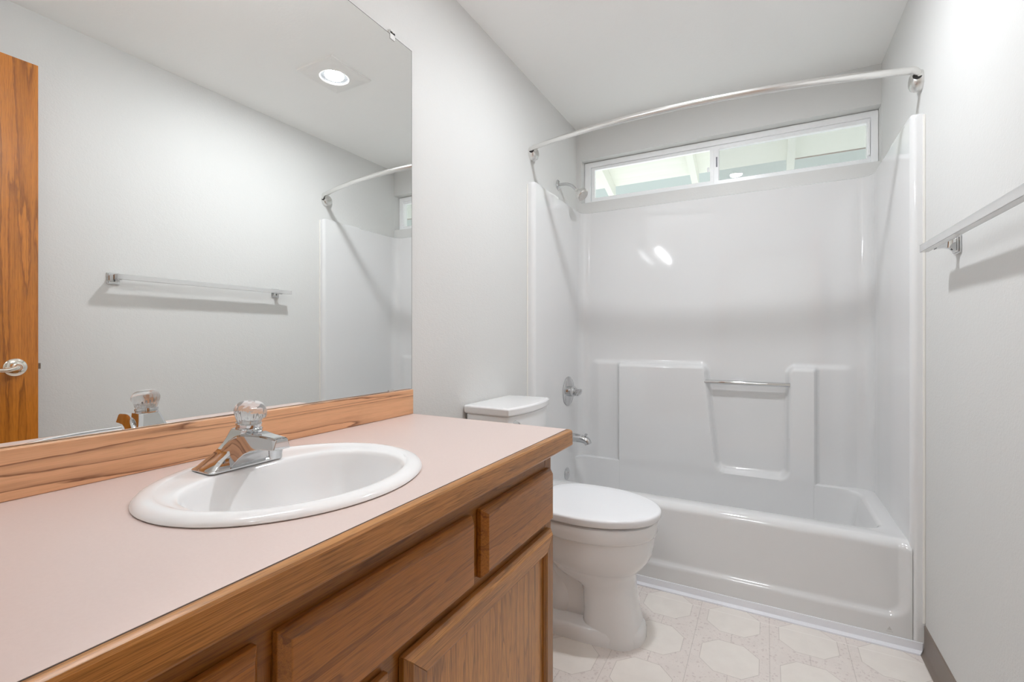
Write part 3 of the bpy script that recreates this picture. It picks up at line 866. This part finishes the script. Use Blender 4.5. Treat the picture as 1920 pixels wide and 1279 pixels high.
bm = B(); lathe(bm, [(0.0105, 0), (0.0112, 0.002), (0.0112, 0.011), (0.0118, 0.012), (0.0118, 0.017)], (FXC+0.108, FYC, FZ+0.0245), (0, 0, 1), 24)
obj('aerator', bm, M_CHROME, fc)
AX = Vector((0.12, 0, 1)).normalized(); KO = (FXC+0.026, FYC+0.002, FZ+0.0710)
bm = B(); lathe(bm, [(0.0200, -0.006), (0.0216, -0.002), (0.0216, 0.001), (0.0206, 0.002), (0.0206, 0.003), (0.0218, 0.004), (0.0218, 0.0085), (0.0205, 0.0095), (0.012, 0.0096), (0.011, 0.018), (0.001, 0.018)], KO, AX, 40)
obj('handle_collar', bm, M_CHROME, fc)
bm = B()
def ribs(a, h): return 1 + (0.030*math.cos(a*20) if 0.011 < h < 0.037 else 0.0)
def lip(a, h):
    base = ribs(a, h)
    # thumb lip toward the basin
    return base
prof = [(0.0200, 0.0098), (0.0208, 0.0140), (0.0224, 0.0195), (0.0243, 0.0250), (0.0255, 0.0300), (0.0258, 0.0345), (0.0250, 0.0390), (0.0230, 0.0430), (0.0195, 0.0463), (0.0145, 0.0487), (0.0085, 0.0500), (0.0010, 0.0505)]
vr = lathe(bm, prof, KO, AX, 80, True, True, ribs)
for ring in vr:
    for v_ in ring:
        dx = v_.co.x-KO[0]; dz = v_.co.z-KO[2]
        if dx > 0.010 and 0.020 < dz < 0.046:
            dy = abs(v_.co.y-FYC)
            q = max(0, 1-(dy/0.024)**2)*sst(0.010, 0.025, dx)*sst(0.020, 0.028, dz)
            v_.co.x += 0.015*q; v_.co.z -= 0.007*q
o = obj('handle_knob', bm, M_ACRYLIC, fc, smooth=35); o['label'] = 'clear ribbed acrylic knob'

# ------------------------------------------------------------------ mirror
mr = thing('mirror', 'large frameless wall mirror above the oak backsplash', 'mirror', (0.003, -1.51, 0.912))
bm = B(); box(bm, 0.0012, 0.0060, -2.146, -0.868, 0.9108, 2.0345)
for f in bm.faces:
    c = f.calc_center_median()
    f.material_index = 0 if c.x > 0.0059 else 1
obj('mirror_glass', bm, [M_MIRROR, M_MEDGE], mr, smooth=0, normals=True)
bm = B(); ey0, ey1, ez0, ez1 = -2.1462, -0.8678, 0.9106, 2.0348
for (ya, yb, za, zb) in ((ey1-0.0012, ey1, ez0, ez1), (ey0, ey1, ez0, ez0+0.0010), (ey0, ey1, ez1-0.0014, ez1)):
    box(bm, 0.0060, 0.00615, ya, yb, za, zb)  # thin dark strips along the side, bottom and top edges
o = obj('edge_line', bm, mat('dark_mirror_edge', lin(84, 84, 80), 0.3)[0], mr, smooth=0); o['label'] = 'dark edge line of the glass'
bm = B(); box(bm, 0.0062, 0.0085, -0.972, -0.950, 2.020, 2.044); box(bm, 0.001, 0.0085, -0.972, -0.950, 2.036, 2.050)
lathe(bm, [(0.004, 0.0085), (0.003, 0.0105)], (0.0, -0.961, 2.043), (1, 0, 0), 10)
o = obj('clip', bm, M_CLIP, mr, smooth=0, bevel=0.001); o['label'] = 'clear plastic clip on the top edge'
bm = B(); box(bm, 0.0062, 0.0085, -0.978, -0.955, 0.9108, 0.9165); 
o = obj('clip', bm, M_SATIN, mr, smooth=0); o['label'] = 'metal clip on the bottom edge'
bm = B(); box(bm, 0.0062, 0.0085, -2.00, -1.978, 2.020, 2.044); box(bm, 0.001, 0.0085, -2.00, -1.978, 2.036, 2.050)
o = obj('clip', bm, M_CLIP, mr, smooth=0); o['label'] = 'clear plastic clip on the top edge'

# ------------------------------------------------------------------ towel bar
tb = thing('towel_bar', 'clear acrylic towel bar on two square chrome brackets, right wall', 'towel bar', (W, -0.73, 1.342))
BY0, BY1, BX, BZ = -1.098, -0.318, W-0.062, 1.347
def bar_mesh():
    bm = B(); box(bm, BX-0.0105, BX+0.0105, BY0-0.012, BY1+0.060, BZ-0.0110, BZ+0.0110); return bm
o = obj('bar', bar_mesh(), M_BAR, tb, smooth=0, bevel=0.0012); o['label'] = 'clear square acrylic bar'
for yb in (BY0, BY1):
    bm = B()
    box(bm, W-0.005, W-0.0005, yb-0.024, yb+0.024, BZ-0.030, BZ+0.020)
    box(bm, W-0.009, W-0.005, yb-0.020, yb+0.020, BZ-0.026, BZ+0.016)
    br = obj('bracket', bm, M_CHROME, tb, smooth=0, bevel=0.0015)
    bm = B()
    R = []
    for x, hw, z0, z1 in ((W-0.009, 0.016, BZ-0.022, BZ+0.013), (W-0.018, 0.011, BZ-0.014, BZ+0.010), (W-0.034, 0.010, BZ-0.011, BZ+0.0105), (BX+0.0108, 0.013, BZ-0.0130, BZ+0.0125)):
        R.append([(x, yb-hw, z0), (x, yb+hw, z0), (x, yb+hw, z1), (x, yb-hw, z1)])
    loft(bm, R)
    obj('bracket_arm', bm, M_CHROME, br, smooth=30, bevel=0.001)
    bm = B(); lathe(bm, [(0.0035, 0), (0.0035, 0.0015), (0.001, 0.002)], (W-0.014, yb, BZ-0.016), (-0.4, 0, -1), 10)
    obj('set_screw', bm, M_DARK, br)

# ------------------------------------------------------------------ ceiling light
cl_ = thing('ceiling_light', 'square white recessed ceiling light with a lit round bulb', 'ceiling light', (LX, LY, H))
bm = B()
NS = 48
def sq(h, z): 
    out = []
    for i in range(NS):
        a = 2*PI*(i+0.5)/NS; c, s_ = math.cos(a), math.sin(a); mx = max(abs(c), abs(s_))
        out.append((LX+h*c/mx, LY+h*s_/mx, z))
    # snap the points nearest to the corners
    for q in range(4):
        i = min(range(NS), key=lambda k: abs(((2*PI*(k+0.5)/NS) - (PI/4+q*PI/2))))
        a = PI/4+q*PI/2; out[i] = (LX+h*math.copysign(1, math.cos(a)), LY+h*math.copysign(1, math.sin(a)), z)
    return out
def circ(r, z): return [(LX+r*math.cos(2*PI*(i+0.5)/NS), LY+r*math.sin(2*PI*(i+0.5)/NS), z) for i in range(NS)]
loft(bm, [sq(0.122, H-0.0004), sq(0.121, H-0.008), sq(0.112, H-0.0105), sq(0.110, H-0.0105), sq(0.102, H-0.0135), circ(0.074, H-0.0140), circ(0.070, H-0.0160), circ(0.0635, H-0.0145), circ(0.063, H-0.0120)], False, False)
obj('trim_plate', bm, M_PLAST, cl_, smooth=20, normals=False)
bm = B(); loft(bm, [circ(0.063, H-0.0135), circ(0.062, H+0.006), circ(0.056, H+0.040), circ(0.01, H+0.041)], False, False)
obj('baffle', bm, mat('black_baffle', (0.004, 0.004, 0.004, 1), 0.6, spec=0.05)[0], cl_, smooth=40, normals=False)
bm = B(); loft(bm, [circ(0.044, H-0.002), circ(0.042, H-0.010), circ(0.033, H-0.0160), circ(0.017, H-0.0190), circ(0.002, H-0.0195)], False, True)
obj('bulb', bm, M_BULB, cl_, smooth=60)

# vanity light above the mirror (its glow and twin streaks show on the surround)
vl = thing('vanity_light', 'long white tube light bar on the wall just above the mirror', 'wall light', (0, -1.48, 2.085))
bm = B(); box(bm, 0.0005, 0.030, -1.89, -1.21, 2.042, 2.122)
obj('back_plate', bm, M_PLAST, vl, smooth=0, bevel=0.005)
bm = B(); tube(bm, [(0.100, -1.86, 2.072), (0.100, -1.24, 2.072)], 0.019, 20)
obj('tube', bm, M_TUBE, vl)
for yy in (-1.874, -1.240):
    bm = B(); box(bm, 0.029, 0.122, yy, yy+0.014, 2.050, 2.094); obj('end_bracket', bm, M_PLAST, vl, smooth=0, bevel=0.003)

# unseen lamp added in the hall to fill the room through the doorway
hl = thing('hall_fill_light', 'added unseen round fill lamp on the hall ceiling outside the bathroom doorway', 'ceiling light', (0.9, -2.8, H))
bm = B(); lathe(bm, [(0.16, 0), (0.16, 0.03), (0.12, 0.07), (0.001, 0.08)], (0.9, -2.8, H-0.0005), (0, 0, -1), 32)
obj('fill_diffuser', bm, M_HALL_FILL, hl)

# ------------------------------------------------------------------ door, open against the right wall
dr = bpy.data.objects.new('door_1', None); COL.objects.link(dr); dr['kind'] = 'structure'
dr.location = (1.437, -1.75, 0.012)
DXF, DXB, DY0, DY1 = 1.420, 1.455, -2.132, -1.369
obj('door_leaf', boxb(DXF, DXB, DY0, DY1, 0.012, 2.122), M_OAK_DOOR, dr, smooth=0, bevel=0.0015)
HYc, HZc = -1.432, 0.970
for sgn, xf in ((-1, DXF), (1, DXB)):
    bm = B(); lathe(bm, [(0.033, 0), (0.033, 0.003), (0.030, 0.007), (0.018, 0.011), (0.013, 0.012), (0.012, 0.024), (0.0125, 0.030), (0.010, 0.034), (0.001, 0.034)], (xf, HYc, HZc), (sgn, 0, 0), 36)
    ho = obj('door_handle', bm, M_NICKEL, dr)
    bm = B()
    pts = spline([(xf+sgn*0.026, HYc, HZc), (xf+sgn*0.036, HYc-0.012, HZc-0.003), (xf+sgn*0.040, HYc-0.035, HZc-0.008), (xf+sgn*0.039, HYc-0.075, HZc-0.006), (xf+sgn*0.036, HYc-0.105, HZc-0.002)], 5)
    tube(bm, pts, [0.0095-0.0035*i/(len(pts)-1) for i in range(len(pts))], 14)
    obj('lever', bm, M_NICKEL, ho)
bm = B(); box(bm, DXF+0.012, DXB-0.012, DY1, DY1+0.010, HZc-0.010, HZc+0.012)
obj('latch_bolt', bm, mat('latch_bronze', (0.25, 0.2, 0.16, 1), 0.4, 1.0)[0], dr, smooth=0)
# painted casing round the doorway
bm = B()
box(bm, DX0-0.055, DX0, YN, YN+0.012, 0, DZ+0.055); box(bm, DX1, W-0.001, YN, YN+0.012, 0, DZ+0.055); box(bm, DX0, DX1, YN, YN+0.012, DZ, DZ+0.055)
struct('trim_2', bm, M_OAK_Z, smooth=0)
